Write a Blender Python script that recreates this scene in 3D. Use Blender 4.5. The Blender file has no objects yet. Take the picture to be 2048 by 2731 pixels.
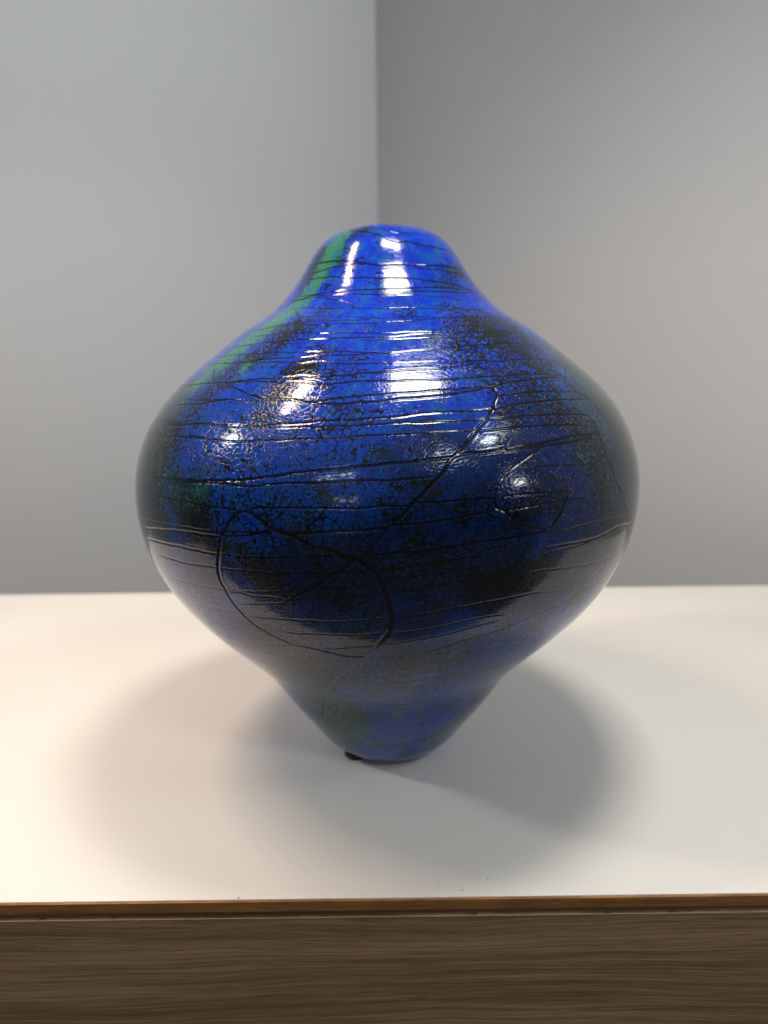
import bpy, bmesh, math, random
import numpy as np
from mathutils import Matrix, Vector

# ------------------------------------------------------------------ camera
scene = bpy.context.scene
COL = scene.collection
cam_data = bpy.data.cameras.new("camera")
cam_data.sensor_fit = 'HORIZONTAL'
cam_data.sensor_width = 36.0
cam_data.lens = 33.33
cam_data.clip_start = 0.01
cam_data.clip_end = 50.0
cam_data.dof.use_dof = True
cam_data.dof.focus_distance = 0.325
cam_data.dof.aperture_fstop = 8.6
cam_data.dof.aperture_blades = 0
cam = bpy.data.objects.new("camera", cam_data)
COL.objects.link(cam)
right = Vector((0.99992048, -0.00254392, -0.01235153))
up = Vector((0.01261078, 0.20170976, 0.97936415))
fwd = Vector((0.00000000, 0.97944204, -0.20172580))
m = Matrix.Identity(4)
for i in range(3):
    m[i][0], m[i][1], m[i][2] = right[i], up[i], -fwd[i]
m.translation = Vector((0.0, -0.46, 0.25944))
cam.matrix_world = m
scene.camera = cam

# ------------------------------------------------------------------ world (dim indoor surroundings)
world = bpy.data.worlds.new("World")
scene.world = world
world.use_nodes = True
nt = world.node_tree
nt.nodes.clear()
wo = nt.nodes.new('ShaderNodeOutputWorld')
bg = nt.nodes.new('ShaderNodeBackground')
tc = nt.nodes.new('ShaderNodeTexCoord')
sx = nt.nodes.new('ShaderNodeSeparateXYZ')
rp = nt.nodes.new('ShaderNodeValToRGB')
mr = nt.nodes.new('ShaderNodeMapRange')
mr.inputs['From Min'].default_value = -1
mr.inputs['From Max'].default_value = 1
nt.links.new(tc.outputs['Generated'], sx.inputs[0])
nt.links.new(sx.outputs['Z'], mr.inputs['Value'])
nt.links.new(mr.outputs['Result'], rp.inputs[0])
cr = rp.color_ramp
cr.elements[0].position = 0.0
cr.elements[0].color = (0.012, 0.011, 0.010, 1)
cr.elements[1].position = 1.0
cr.elements[1].color = (0.29, 0.29, 0.285, 1)
e = cr.elements.new(0.50); e.color = (0.02, 0.02, 0.021, 1)
e = cr.elements.new(0.72); e.color = (0.10, 0.098, 0.094, 1)
nt.links.new(rp.outputs[0], bg.inputs[0])
bg.inputs[1].default_value = 1.0
nt.links.new(bg.outputs[0], wo.inputs[0])

# ------------------------------------------------------------------ lamps of the room, plus one added wall fill
def lamp(name, loc, target, sx_, sy_, radiance, colour, spin=0.0, spread=180, shape='RECTANGLE'):
    d = bpy.data.lights.new(name, 'AREA')
    d.shape = shape
    d.size = sx_
    if shape in ('RECTANGLE', 'ELLIPSE'):
        d.size_y = sy_
    area = sx_ * sy_ * (math.pi / 4 if shape in ('DISK', 'ELLIPSE') else 1)
    d.energy = radiance * math.pi * area
    d.color = colour
    d.spread = math.radians(spread)
    o = bpy.data.objects.new(name, d)
    COL.objects.link(o)
    loc = Vector(loc)
    if target is None:
        q = Matrix.Rotation(spin, 4, 'Z')
    else:
        q = (Vector(target) - loc).to_track_quat('-Z', 'Y').to_matrix().to_4x4() @ Matrix.Rotation(spin, 4, 'Z')
    q.translation = loc
    o.matrix_world = q
    return o

COOL = (0.86, 0.97, 1.0)
WARM = (1.0, 0.78, 0.62)
lamp("overhead_panel_lamp", (0.116, -0.085, 1.0), None, 0.19, 0.18, 33.0, (1.0, 0.97, 0.90), spread=150)
lamp("linear_lamp", (-0.43, -0.09, 1.0), None, 0.32, 0.055, 68.0, WARM, spin=math.radians(44.6), spread=140)
lamp("far_ceiling_panel_lamp", (1.16, -2.15, 2.0), None, 0.64, 0.34, 26.0, (0.82, 0.94, 1.0))
lamp("side_ceiling_panel_lamp", (1.62, -1.25, 2.0), None, 0.25, 0.32, 34.0, (0.82, 0.94, 1.0))
lamp("warm_downlight", (1.6, -0.05, 2.0), (0, 0, 0.1), 0.34, 0.28, 9.0, (1, 0.90, 0.8))
lamp("low_side_lamp", (3.4, -2.25, 1.25), (0, 0, 0.1), 0.4, 0.3, 18.0, (1, 0.97, 0.95))
lamp("rear_ceiling_panel_lamp", (-1.5, -3.3, 2.0), None, 1.2, 0.32, 8.0, (0.82, 0.92, 1.0))
lamp("rear_window_lamp", (-1.7, -5.2, 1.25), (0, 0, 0.1), 0.9, 0.35, 3.0, (0.7, 0.85, 1.0))
lamp("added_wall_fill_lamp", (1.3, -0.6, 1.7), (-0.75, 0.9, 0.75), 0.3, 0.3, 16.5, (0.94, 0.98, 1.0), spread=62)  # unseen lamp added to brighten the left wall
lamp("spot_lamp", (-1.19, -0.215, 0.99), (0.60, 0.55, 0.30), 0.15, 0.15, 35.0, (1.0, 0.98, 0.96), spread=85, shape='DISK')

# ------------------------------------------------------------------ render look
scene.view_settings.view_transform = 'Standard'
scene.view_settings.look = 'None'
scene.view_settings.exposure = 0.0
scene.view_settings.gamma = 1.0
scene.render.resolution_x = 768
scene.render.resolution_y = 1024

# ------------------------------------------------------------------ helpers
def new_mat(name):
    mt = bpy.data.materials.new(name)
    mt.use_nodes = True
    n = mt.node_tree
    n.nodes.clear()
    out = n.nodes.new('ShaderNodeOutputMaterial')
    b = n.nodes.new('ShaderNodeBsdfPrincipled')
    n.links.new(b.outputs[0], out.inputs[0])
    return mt, n, b

class NB:
    """small helper to write node graphs as expressions"""
    def __init__(self, n): self.n = n
    def put(self, sock, v):
        if isinstance(v, bpy.types.NodeSocket): self.n.links.new(v, sock)
        elif isinstance(v, (tuple, list)):
            sock.default_value = tuple(v) + (1,) if len(v) == 3 and sock.type == 'RGBA' else v
        else: sock.default_value = v
    def math(self, op, a, b=0.0, c=0.0, clamp=False):
        x = self.n.nodes.new('ShaderNodeMath'); x.operation = op; x.use_clamp = clamp
        self.put(x.inputs[0], a); self.put(x.inputs[1], b)
        if len(x.inputs) > 2: self.put(x.inputs[2], c)
        return x.outputs[0]
    def vmath(self, op, a, b):
        x = self.n.nodes.new('ShaderNodeVectorMath'); x.operation = op
        self.put(x.inputs[0], a)
        if op == 'SCALE': self.put(x.inputs['Scale'], b)
        else: self.put(x.inputs[1], b)
        return x.outputs[0]
    def noise(self, vec, scale, detail=4, rough=0.55, dist=0.0, col=False):
        x = self.n.nodes.new('ShaderNodeTexNoise')
        self.put(x.inputs['Vector'], vec)
        x.inputs['Scale'].default_value = scale; x.inputs['Detail'].default_value = detail
        x.inputs['Roughness'].default_value = rough; x.inputs['Distortion'].default_value = dist
        return x.outputs['Color' if col else 'Fac']
    def vor(self, vec, scale, feature='DISTANCE_TO_EDGE'):
        x = self.n.nodes.new('ShaderNodeTexVoronoi'); x.feature = feature
        self.put(x.inputs['Vector'], vec); x.inputs['Scale'].default_value = scale
        return x
    def step(self, v, a, b, ta=0.0, tb=1.0, smooth=True):
        x = self.n.nodes.new('ShaderNodeMapRange')
        x.interpolation_type = 'SMOOTHSTEP' if smooth else 'LINEAR'
        self.put(x.inputs['Value'], v); self.put(x.inputs['From Min'], a); self.put(x.inputs['From Max'], b)
        self.put(x.inputs['To Min'], ta); self.put(x.inputs['To Max'], tb)
        return x.outputs['Result']
    def mix(self, f, a, b):
        x = self.n.nodes.new('ShaderNodeMix'); x.data_type = 'RGBA'
        self.put(x.inputs[0], f); self.put(x.inputs[6], a); self.put(x.inputs[7], b)
        return x.outputs[2]
    def attr(self, name):
        x = self.n.nodes.new('ShaderNodeAttribute'); x.attribute_name = name
        return x.outputs['Fac']
    def coord(self, kind='Object'):
        return self.n.nodes.new('ShaderNodeTexCoord').outputs[kind]
    def mapping(self, vec, scale=(1, 1, 1), rot=(0, 0, 0), loc=(0, 0, 0)):
        x = self.n.nodes.new('ShaderNodeMapping'); self.put(x.inputs[0], vec)
        x.inputs['Scale'].default_value = scale; x.inputs['Rotation'].default_value = rot; x.inputs['Location'].default_value = loc
        return x.outputs[0]
    def bump(self, h, dist, strength=1.0, normal=None):
        x = self.n.nodes.new('ShaderNodeBump')
        x.inputs['Strength'].default_value = strength; x.inputs['Distance'].default_value = dist
        self.put(x.inputs['Height'], h)
        if normal is not None: self.put(x.inputs['Normal'], normal)
        return x.outputs[0]

def link(name, me, mt, parent=None, smooth=False):
    o = bpy.data.objects.new(name, me)
    if mt: me.materials.append(mt)
    if smooth:
        me.polygons.foreach_set('use_smooth', [True] * len(me.polygons))
    COL.objects.link(o)
    if parent: o.parent = parent
    return o

def thing(name, loc, label, cat):
    o = bpy.data.objects.new(name, None)
    o.empty_display_size = 0.05
    o.location = loc
    COL.objects.link(o)
    o['label'] = label; o['category'] = cat
    return o

def box(x0, x1, y0, y1, z0, z1, bevel=0.0, seg=2, nx=1):
    bm = bmesh.new()
    bmesh.ops.create_cube(bm, size=1)
    for v in bm.verts:
        v.co = Vector((x0 + (v.co.x + .5) * (x1 - x0), y0 + (v.co.y + .5) * (y1 - y0), z0 + (v.co.z + .5) * (z1 - z0)))
    if bevel:
        bmesh.ops.bevel(bm, geom=bm.edges[:], offset=bevel, segments=seg, affect='EDGES', profile=0.6)
    me = bpy.data.meshes.new('box')
    bm.to_mesh(me); bm.free()
    return me

# ------------------------------------------------------------------ traced data of the vase
GROOVES = """
1.5:-2.077,0.338 -1.8,0.3365 -1.595,0.3353 -1.488,0.3337 -1.37,0.3326 -1.22,0.3332 -1.046,0.333 -0.858,0.3316
2:-2.25,0.3361 -1.876,0.3331 -1.693,0.3316 -1.547,0.3287 -1.443,0.327 -1.353,0.3267 -1.254,0.3275 -1.162,0.3267 -1.033,0.3258 -0.903,0.3256 -0.696,0.3245 -0.41,0.3228
2:-2.7,0.3171 -2.491,0.3175 -2.275,0.3173 -2.069,0.3167 -1.848,0.315 -1.716,0.3135 -1.593,0.3127 -1.47,0.3131 -1.28,0.3134 -1.069,0.314 -0.877,0.3139 -0.63,0.3137 -0.332,0.314
1.6:-2.711,0.3107 -2.458,0.3118 -2.23,0.3132 -2.049,0.3139 -1.844,0.3139 -1.793,0.3139
1.3:-1.269,0.3131 -1.155,0.312 -0.967,0.3119 -0.777,0.3107 -0.518,0.3096
1.6:-2.731,0.3075 -2.463,0.3079 -2.247,0.3081 -2.066,0.3075 -1.909,0.3064 -1.769,0.3062 -1.614,0.3054 -1.483,0.3058 -1.316,0.3058 -1.146,0.3048 -0.957,0.3041 -0.753,0.3019 -0.573,0.3007
1.5:-2.602,0.2986 -2.371,0.2981 -2.162,0.2984 -2.002,0.2991 -1.831,0.2992 -1.69,0.2992 -1.542,0.2997 -1.392,0.3 -1.173,0.301 -0.989,0.3012 -0.772,0.3008 -0.496,0.2998
1.5:-2.524,0.2959 -2.363,0.2967 -2.231,0.2976 -2.062,0.2967 -1.966,0.297 -1.883,0.2971 -1.743,0.2966 -1.61,0.2964 -1.497,0.2968 -1.357,0.2983 -1.134,0.2987 -0.883,0.2988 -0.435,0.2998
1:-1.499,0.2958 -1.366,0.296 -1.209,0.2959 -1.052,0.2953 -0.884,0.2942
1.3:-2.517,0.2957 -2.352,0.2961 -2.23,0.2965 -2.132,0.2957 -2.033,0.2948 -1.919,0.2931 -1.842,0.2913 -1.796,0.2893
1.4:-2.391,0.2909 -2.211,0.2904 -2.058,0.2894 -1.923,0.289 -1.786,0.2889 -1.67,0.2886 -1.59,0.2886 -1.47,0.2888 -1.323,0.2887 -1.179,0.2883 -0.978,0.2887 -0.782,0.2889
1:-2.06,0.2828 -2.059,0.2853 -2.023,0.2874 -1.965,0.2887 -1.906,0.2891
1.6:-2.326,0.2899 -2.228,0.2866 -2.149,0.2831 -2.097,0.281 -2.042,0.2798
1.1:-2.189,0.2851 -2.054,0.2849 -1.882,0.2842 -1.768,0.2839 -1.659,0.2833 -1.589,0.2828 -1.52,0.2831 -1.376,0.2837 -1.226,0.2837 -1.106,0.2836 -0.903,0.284 -0.883,0.2841 -0.697,0.284 -0.471,0.2836
1.2:-2.529,0.2806 -2.338,0.281 -2.152,0.2819 -2.143,0.2824 -2.019,0.2821 -1.919,0.2822 -1.83,0.2821 -1.726,0.2823 -1.658,0.2826
1.4:-2.843,0.279 -2.433,0.2799 -2.252,0.281 -2.095,0.2809 -2.042,0.2798 -1.958,0.2797 -1.87,0.2803 -1.787,0.2804 -1.687,0.2802 -1.622,0.2807 -1.522,0.2811 -1.385,0.2818 -1.234,0.2828 -0.907,0.2838
1.4:-2.493,0.2758 -2.303,0.2763 -2.121,0.276 -2.116,0.2763 -2.015,0.2759 -1.896,0.2755 -1.769,0.2754 -1.647,0.2752 -1.558,0.2751 -1.468,0.2755 -1.346,0.2755 -1.219,0.2752 -1.033,0.2753 -0.883,0.2759 -0.735,0.2752 -0.424,0.2751
1.6:-2.752,0.2691 -2.481,0.2709 -2.326,0.2716 -2.195,0.2718 -2.078,0.2724 -1.976,0.2725 -1.881,0.2726 -1.791,0.273 -1.703,0.2731 -1.617,0.2731 -1.53,0.2733 -1.442,0.2741 -1.362,0.2746 -1.289,0.2743
1.1:-1.723,0.2717 -1.616,0.2718 -1.531,0.2719 -1.446,0.2722 -1.358,0.2724 -1.235,0.2727 -1.06,0.2726
1.4:-2.663,0.2652 -2.503,0.2661 -2.39,0.2663 -2.246,0.2659 -2.136,0.2662 -2.03,0.2663 -1.938,0.2663 -1.854,0.2665 -1.798,0.2665 -1.744,0.2661 -1.691,0.2658 -1.638,0.2653 -1.598,0.2651
1.7:-2.847,0.2597 -2.604,0.2614 -2.472,0.2619 -2.318,0.2618 -2.21,0.2628 -2.11,0.2634 -2.011,0.2636 -1.937,0.2639 -1.847,0.2648 -1.782,0.2645 -1.715,0.2647 -1.639,0.2656 -1.587,0.2652 -1.536,0.2654 -1.458,0.266 -1.377,0.2667 -1.291,0.2674 -1.199,0.2682 -1.094,0.2688 -1.084,0.2685 -0.967,0.2694 -0.838,0.2695 -0.692,0.2688 -0.443,0.2695
1.5:-2.325,0.2617 -2.199,0.2618 -2.096,0.2617 -1.995,0.2612 -1.947,0.2607 -1.923,0.2612 -1.887,0.2615 -1.834,0.2614 -1.78,0.2605 -1.707,0.2605 -1.635,0.2605 -1.563,0.2605 -1.492,0.2605 -1.418,0.2608 -1.344,0.2607 -1.242,0.2605 -1.152,0.2609 -1.093,0.2603 -1.018,0.261 -0.906,0.2615 -0.779,0.2614 -0.618,0.2609 -0.445,0.2615
1.9:-2.814,0.2486 -2.602,0.2503 -2.435,0.2516 -2.306,0.2519 -2.208,0.2528 -2.122,0.2537 -2.038,0.2541 -1.957,0.2547 -1.913,0.2551 -1.857,0.2543 -1.811,0.2546 -1.766,0.2551 -1.721,0.2553 -1.677,0.2561 -1.632,0.2564 -1.564,0.2567 -1.496,0.2574 -1.426,0.2577 -1.354,0.2578 -1.277,0.2586 -1.221,0.2594 -1.16,0.2597
1.9:-2.269,0.2519 -2.171,0.2523 -2.083,0.2525 -2,0.2522 -1.945,0.2523 -1.892,0.2522 -1.847,0.2514 -1.802,0.2513 -1.758,0.2517 -1.694,0.2523 -1.629,0.2525 -1.565,0.2524 -1.501,0.2525 -1.414,0.2526 -1.324,0.2527 -1.252,0.2531 -1.198,0.2533 -1.189,0.2533 -1.11,0.2535 -1.02,0.2539 -0.922,0.254 -0.815,0.2535 -0.732,0.2524
1.7:-2.526,0.2596 -2.453,0.256 -2.376,0.2524
2.4:-2.277,0.2516 -2.209,0.2493 -2.133,0.2472 -2.069,0.2457 -2.013,0.2444 -1.965,0.2445 -1.914,0.2442 -1.855,0.2431 -1.804,0.2427 -1.743,0.2426 -1.684,0.2431 -1.625,0.2433 -1.567,0.244 -1.508,0.2445 -1.427,0.245 -1.365,0.2455 -1.321,0.2463 -1.274,0.2472 -1.222,0.2481 -1.211,0.2487 -1.173,0.2486 -1.131,0.2499 -1.074,0.2505 -0.981,0.2514 -0.873,0.252 -0.741,0.2519
1.6:-2.636,0.2389 -2.481,0.2406 -2.391,0.2412 -2.29,0.2429 -2.228,0.2436 -2.201,0.2442 -2.141,0.2441 -2.06,0.244 -1.989,0.2446
1.4:-2.518,0.243 -2.394,0.2431 -2.33,0.2433 -2.232,0.2442 -2.201,0.2441
1.9:-1.913,0.244 -1.855,0.2434 -1.806,0.2439 -1.766,0.2446 -1.726,0.2452 -1.667,0.246 -1.607,0.2464 -1.546,0.2471 -1.465,0.2474 -1.381,0.248 -1.316,0.2481 -1.247,0.2487 -1.219,0.2488 -1.234,0.2489 -1.188,0.2486
2.2:-2.586,0.2298 -2.429,0.2305 -2.345,0.2315 -2.263,0.2327 -2.19,0.2325 -2.135,0.2324 -2.085,0.2325 -2.015,0.2325 -1.952,0.2336 -1.887,0.234 -1.828,0.2345 -1.791,0.2353 -1.734,0.2356 -1.678,0.2359 -1.623,0.2363 -1.568,0.2366 -1.512,0.2373 -1.456,0.238 -1.398,0.2383 -1.319,0.2385 -1.253,0.2387 -1.224,0.239 -1.152,0.2402 -1.077,0.2409 -0.965,0.2414 -0.832,0.2415 -0.698,0.2405
2:-2.707,0.2306 -2.536,0.2314 -2.432,0.2308
1.7:-2.015,0.2325 -1.948,0.2321 -1.884,0.2325 -1.837,0.2327 -1.787,0.2326 -1.732,0.2331 -1.677,0.2332 -1.623,0.2336 -1.568,0.234 -1.514,0.2343 -1.441,0.2342 -1.366,0.2345 -1.28,0.2346 -1.24,0.2349 -1.172,0.2348 -1.101,0.2354 -1.002,0.2351 -0.917,0.2349 -0.79,0.2334 -0.766,0.2314 -0.754,0.2275
1.7:-2.748,0.223 -2.527,0.2246 -2.384,0.2254 -2.281,0.2262 -2.218,0.2259 -2.151,0.2255 -2.087,0.2256 -2.02,0.226 -1.937,0.2266 -1.875,0.2274 -1.826,0.2276 -1.782,0.2279 -1.728,0.2281 -1.675,0.2288 -1.622,0.229 -1.569,0.2293 -1.516,0.2294 -1.445,0.2297 -1.372,0.2299 -1.297,0.23 -1.227,0.2302 -1.163,0.2305 -1.072,0.2307 -0.97,0.2304 -0.855,0.2292 -0.777,0.2277
2.6:-1.173,0.2486 -1.173,0.2469 -1.175,0.2451 -1.198,0.2414 -1.22,0.238 -1.25,0.2347 -1.279,0.2317 -1.304,0.2286 -1.326,0.2256 -1.352,0.2221 -1.376,0.2194 -1.391,0.2175 -1.411,0.2129 -1.443,0.2087 -1.474,0.204 -1.498,0.2007 -1.524,0.1964 -1.557,0.1913 -1.573,0.1898
2.2:-1.573,0.1898 -1.602,0.1891 -1.653,0.1883 -1.718,0.1877 -1.785,0.1871 -1.854,0.1856 -1.883,0.1851
1.4:-1.176,0.2446 -1.106,0.2451 -1.023,0.2456 -0.934,0.2456 -0.835,0.2451 -0.734,0.2444 -0.697,0.2428 -0.694,0.2408
1.5:-0.732,0.2524 -0.658,0.2567 -0.607,0.2584 -0.43,0.2615
1.3:-0.736,0.2521 -0.648,0.2516 -0.363,0.2538
1.5:-0.745,0.251 -0.748,0.2476 -0.738,0.2441 -0.702,0.2417 -0.681,0.2387 -0.672,0.2352 -0.655,0.231 -0.601,0.2294
2.4:-2.724,0.2002 -2.471,0.2043 -2.347,0.2052 -2.251,0.206 -2.171,0.2068 -2.1,0.2078 -2.034,0.2086 -1.974,0.21 -1.917,0.2112 -1.859,0.2128 -1.789,0.214 -1.721,0.2151 -1.654,0.2161 -1.587,0.2168 -1.52,0.2176 -1.469,0.2183 -1.39,0.219 -1.372,0.2196 -1.337,0.2206 -1.282,0.2203 -1.224,0.2211 -1.162,0.2218 -1.095,0.2225 -0.995,0.2239 -0.938,0.2247 -0.877,0.2249 -0.825,0.2246 -0.765,0.2259
1.7:-2.28,0.2047 -2.17,0.2058 -2.098,0.2064 -2.053,0.206 -2.011,0.2059 -1.971,0.2065 -1.915,0.2079 -1.86,0.2086 -1.811,0.2088 -1.753,0.2092 -1.702,0.2097 -1.653,0.2101 -1.587,0.21 -1.538,0.2103 -1.489,0.2108 -1.446,0.2111
2.2:-1.213,0.2203 -1.163,0.2211 -1.075,0.2216 -1.001,0.2219 -0.918,0.2224 -0.853,0.223 -0.796,0.2246
2.2:-1.073,0.2206 -1.123,0.218 -1.174,0.2145 -1.209,0.2116 -1.231,0.2091 -1.246,0.2063 -1.257,0.203 -1.261,0.2005 -1.258,0.1975 -1.246,0.1956 -1.216,0.1949 -1.186,0.1953
1.9:-1.258,0.196 -1.231,0.1944 -1.209,0.1918 -1.179,0.1882 -1.147,0.1859 -1.113,0.1848 -1.088,0.1843 -1.066,0.185 -1.044,0.1881 -1.023,0.192 -1.005,0.196 -0.991,0.1994 -0.976,0.204 -0.956,0.2084
2:-0.769,0.232 -0.762,0.2286 -0.763,0.2242 -0.76,0.2181 -0.754,0.2119 -0.738,0.2054 -0.713,0.1981 -0.669,0.1907 -0.629,0.1825 -0.593,0.1759 -0.577,0.169 -0.567,0.1615 -0.564,0.1554 -0.577,0.1491 -0.581,0.143 -0.582,0.1374 -0.608,0.132 -0.609,0.1228
1.5:-0.759,0.2242 -0.798,0.2243 -0.835,0.2226 -0.774,0.2216
2:-1.264,0.1953 -1.317,0.1943 -1.352,0.1936 -1.394,0.1927 -1.46,0.1916 -1.525,0.1909 -1.557,0.191
1.4:-2.003,0.195 -1.979,0.1966 -1.929,0.1972 -1.874,0.1976 -1.853,0.1976 -1.801,0.1978 -1.734,0.1979 -1.669,0.1981 -1.604,0.199 -1.556,0.1991 -1.511,0.1992
1.3:-1.498,0.2003 -1.426,0.2003 -1.359,0.2007 -1.304,0.2008 -1.298,0.2009 -1.262,0.2005
1.4:-1.225,0.2009 -1.168,0.2012 -1.085,0.2009 -0.993,0.2003
1.4:-1.186,0.1948 -1.13,0.1956 -1.066,0.1962 -0.996,0.1961 -0.917,0.1955
1.2:-1.156,0.2128 -1.071,0.2127 -0.945,0.2116 -0.832,0.2108
3:-2.007,0.1947 -2.027,0.1942 -2.048,0.1924 -2.07,0.1889 -2.089,0.1848 -2.102,0.1827 -2.108,0.1795 -2.119,0.1737 -2.133,0.1676 -2.14,0.1627 -2.14,0.1578 -2.131,0.1533 -2.122,0.1481 -2.107,0.1431 -2.087,0.1388 -2.055,0.1336 -1.999,0.1288 -1.94,0.1252 -1.936,0.1246 -1.849,0.123 -1.808,0.1218 -1.767,0.1203 -1.725,0.1193 -1.682,0.1192 -1.652,0.1198
4:-2.007,0.1947 -1.987,0.1939 -1.956,0.1914 -1.926,0.1881 -1.893,0.1863 -1.858,0.1851 -1.82,0.1822 -1.787,0.1801 -1.736,0.1788 -1.704,0.1768 -1.681,0.1758 -1.655,0.1753 -1.636,0.1724 -1.61,0.1689
4:-1.61,0.1689 -1.595,0.1629 -1.582,0.1577 -1.572,0.1504 -1.565,0.1446 -1.571,0.1378 -1.588,0.1335 -1.612,0.1282 -1.639,0.1225 -1.668,0.1169 -1.719,0.1088 -1.809,0.0978 -1.9,0.0847 -2.002,0.0717 -2.102,0.0583 -2.217,0.0448 -2.571,0.0228
2.6:-1.684,0.175 -1.695,0.1723 -1.716,0.17 -1.747,0.1676 -1.769,0.1646 -1.796,0.1609 -1.823,0.1589 -1.851,0.1565 -1.876,0.1546 -1.903,0.1517
1.3:-1.648,0.1762 -1.628,0.1799 -1.602,0.1845 -1.573,0.1896
1.4:-2.085,0.1843 -2.029,0.1849 -1.968,0.1857 -1.93,0.1867
1.4:-2.095,0.1823 -2.03,0.1831 -1.969,0.1847 -1.926,0.1859
1.8:-2.577,0.1949 -2.414,0.1956 -2.337,0.1956 -2.243,0.196 -2.188,0.1954 -2.124,0.1953 -2.07,0.1954 -2.035,0.1946 -2.011,0.1947
1.3:-2.707,0.1766 -2.526,0.1802 -2.38,0.182 -2.276,0.1829 -2.191,0.1833 -2.127,0.1836 -2.104,0.1829
1.8:-2.759,0.17 -2.478,0.1771 -2.346,0.1796 -2.249,0.1807 -2.167,0.1813 -2.109,0.1815
1.8:-2.704,0.1657 -2.53,0.1693 -2.404,0.1709 -2.293,0.172 -2.205,0.1721 -2.133,0.1724
1.5:-2.114,0.1727 -2.059,0.1729 -1.996,0.1734 -1.917,0.1742 -1.844,0.1756 -1.812,0.176 -1.737,0.1767
1.8:-2.51,0.1619 -2.391,0.1628 -2.316,0.1632 -2.22,0.1643 -2.15,0.1651
1.5:-2.131,0.1648 -2.069,0.1655 -2.012,0.166 -1.924,0.1663 -1.863,0.1673 -1.809,0.1678 -1.74,0.1685 -1.689,0.169 -1.64,0.1697
1.5:-2.598,0.1471 -2.462,0.1496 -2.327,0.1513 -2.227,0.1522 -2.141,0.1534
1.4:-2.129,0.1542 -2.067,0.1543 -1.977,0.1556 -1.895,0.1576 -1.819,0.1601 -1.779,0.1604 -1.709,0.1616 -1.641,0.1627 -1.611,0.1632
1.5:-2.139,0.1525 -2.069,0.1533 -2.026,0.1524 -1.961,0.1531 -1.92,0.1533 -1.902,0.1523
1.4:-2.115,0.1452 -2.037,0.1475 -1.968,0.1492 -1.905,0.1507
1.3:-1.877,0.1538 -1.827,0.1546 -1.765,0.1556 -1.694,0.1564 -1.643,0.1574 -1.592,0.158
1.2:-2.554,0.1367 -2.4,0.1394 -2.273,0.1416 -2.173,0.1439
1.2:-2.514,0.1347 -2.378,0.1366 -2.261,0.1378 -2.165,0.1389 -2.117,0.1404
1:-2.362,0.1283 -2.24,0.1301 -2.145,0.1308 -2.069,0.1325
1.5:-2.08,0.1394 -2.012,0.1398 -1.922,0.1411 -1.897,0.1413 -1.816,0.1419 -1.74,0.1424 -1.666,0.1435 -1.611,0.1446 -1.576,0.1449
1.6:-1.56,0.145 -1.522,0.1456 -1.451,0.1468 -1.38,0.1486 -1.334,0.1495 -1.259,0.1503 -1.179,0.1511 -1.092,0.1514 -1.017,0.1502 -0.868,0.1486
1.5:-2.01,0.1327 -1.919,0.133 -1.915,0.1327 -1.829,0.1336 -1.749,0.1341 -1.671,0.1348 -1.614,0.1357 -1.58,0.1365
1.5:-1.569,0.1364 -1.52,0.1365 -1.446,0.1377 -1.371,0.1395 -1.324,0.1407 -1.245,0.1418 -1.181,0.1413
1.4:-1.604,0.1288 -1.557,0.1293 -1.48,0.1311 -1.403,0.1328 -1.326,0.1348 -1.316,0.1353 -1.257,0.1369 -1.195,0.1379
1.2:-2.342,0.117 -2.214,0.1191 -2.085,0.1205 -1.922,0.1236
1.5:-1.84,0.1231 -1.76,0.1246 -1.676,0.1266 -1.615,0.128
1.3:-2.474,0.1058 -2.259,0.1121 -2.149,0.1131 -2.055,0.1138 -1.946,0.1144 -1.846,0.115 -1.754,0.1147 -1.676,0.1171
1.4:-1.631,0.1196 -1.576,0.1192 -1.544,0.1193 -1.46,0.1212 -1.38,0.1243 -1.302,0.1283 -1.219,0.1301 -1.156,0.1321 -1.113,0.1338
1:-2.381,0.101 -2.241,0.1016 -2.124,0.1026 -2.025,0.1032
1.2:-1.934,0.104 -1.85,0.1051 -1.771,0.106 -1.731,0.1066 -1.6,0.1084 -1.481,0.1102
1.2:-1.501,0.1191 -1.416,0.1198 -1.33,0.1208 -1.239,0.1207 -1.11,0.1196 -1.016,0.1178 -0.854,0.1143
1.2:-1.635,0.1081 -1.541,0.109 -1.45,0.1111 -1.312,0.1128 -1.221,0.115 -1.124,0.1167
1.2:-1.64,0.1012 -1.539,0.1021 -1.44,0.1038 -1.345,0.1062 -1.25,0.1088 -1.15,0.1103 -1.034,0.1106 -0.877,0.1083
1.3:-1.646,0.0941 -1.536,0.0952 -1.429,0.0964 -1.32,0.097 -1.206,0.0976 -1.081,0.0978 -0.916,0.0958
1:-1.652,0.0877 -1.533,0.0889 -1.418,0.0907 -1.297,0.0905 -1.139,0.0912 -1.02,0.0898
1.1:-1.671,0.0718 -1.485,0.0708 -1.335,0.0718 -1.145,0.0741 -0.949,0.0727 -0.79,0.069
1:-1.684,0.0618 -1.559,0.0626 -1.44,0.0662 -1.332,0.0711
1:-1.685,0.0608 -1.516,0.0597 -1.35,0.0623 -1.179,0.0642 -0.92,0.0638
1.5:-1.74,0.029 -1.494,0.0293 -1.315,0.0313 -1.133,0.0333 -0.951,0.0366
1.2:-1.486,0.0227 -1.349,0.0228 -1.136,0.0236 -0.899,0.0248 -0.859,0.0287
1:-2.242,0.0673 -2.131,0.0678 -1.935,0.0699 -1.771,0.0711 -1.582,0.0723
1:-2.048,0.0566 -1.894,0.0582 -1.71,0.0609
1:-2.225,0.0264 -2.048,0.0284 -1.844,0.0283 -1.654,0.0286
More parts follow.
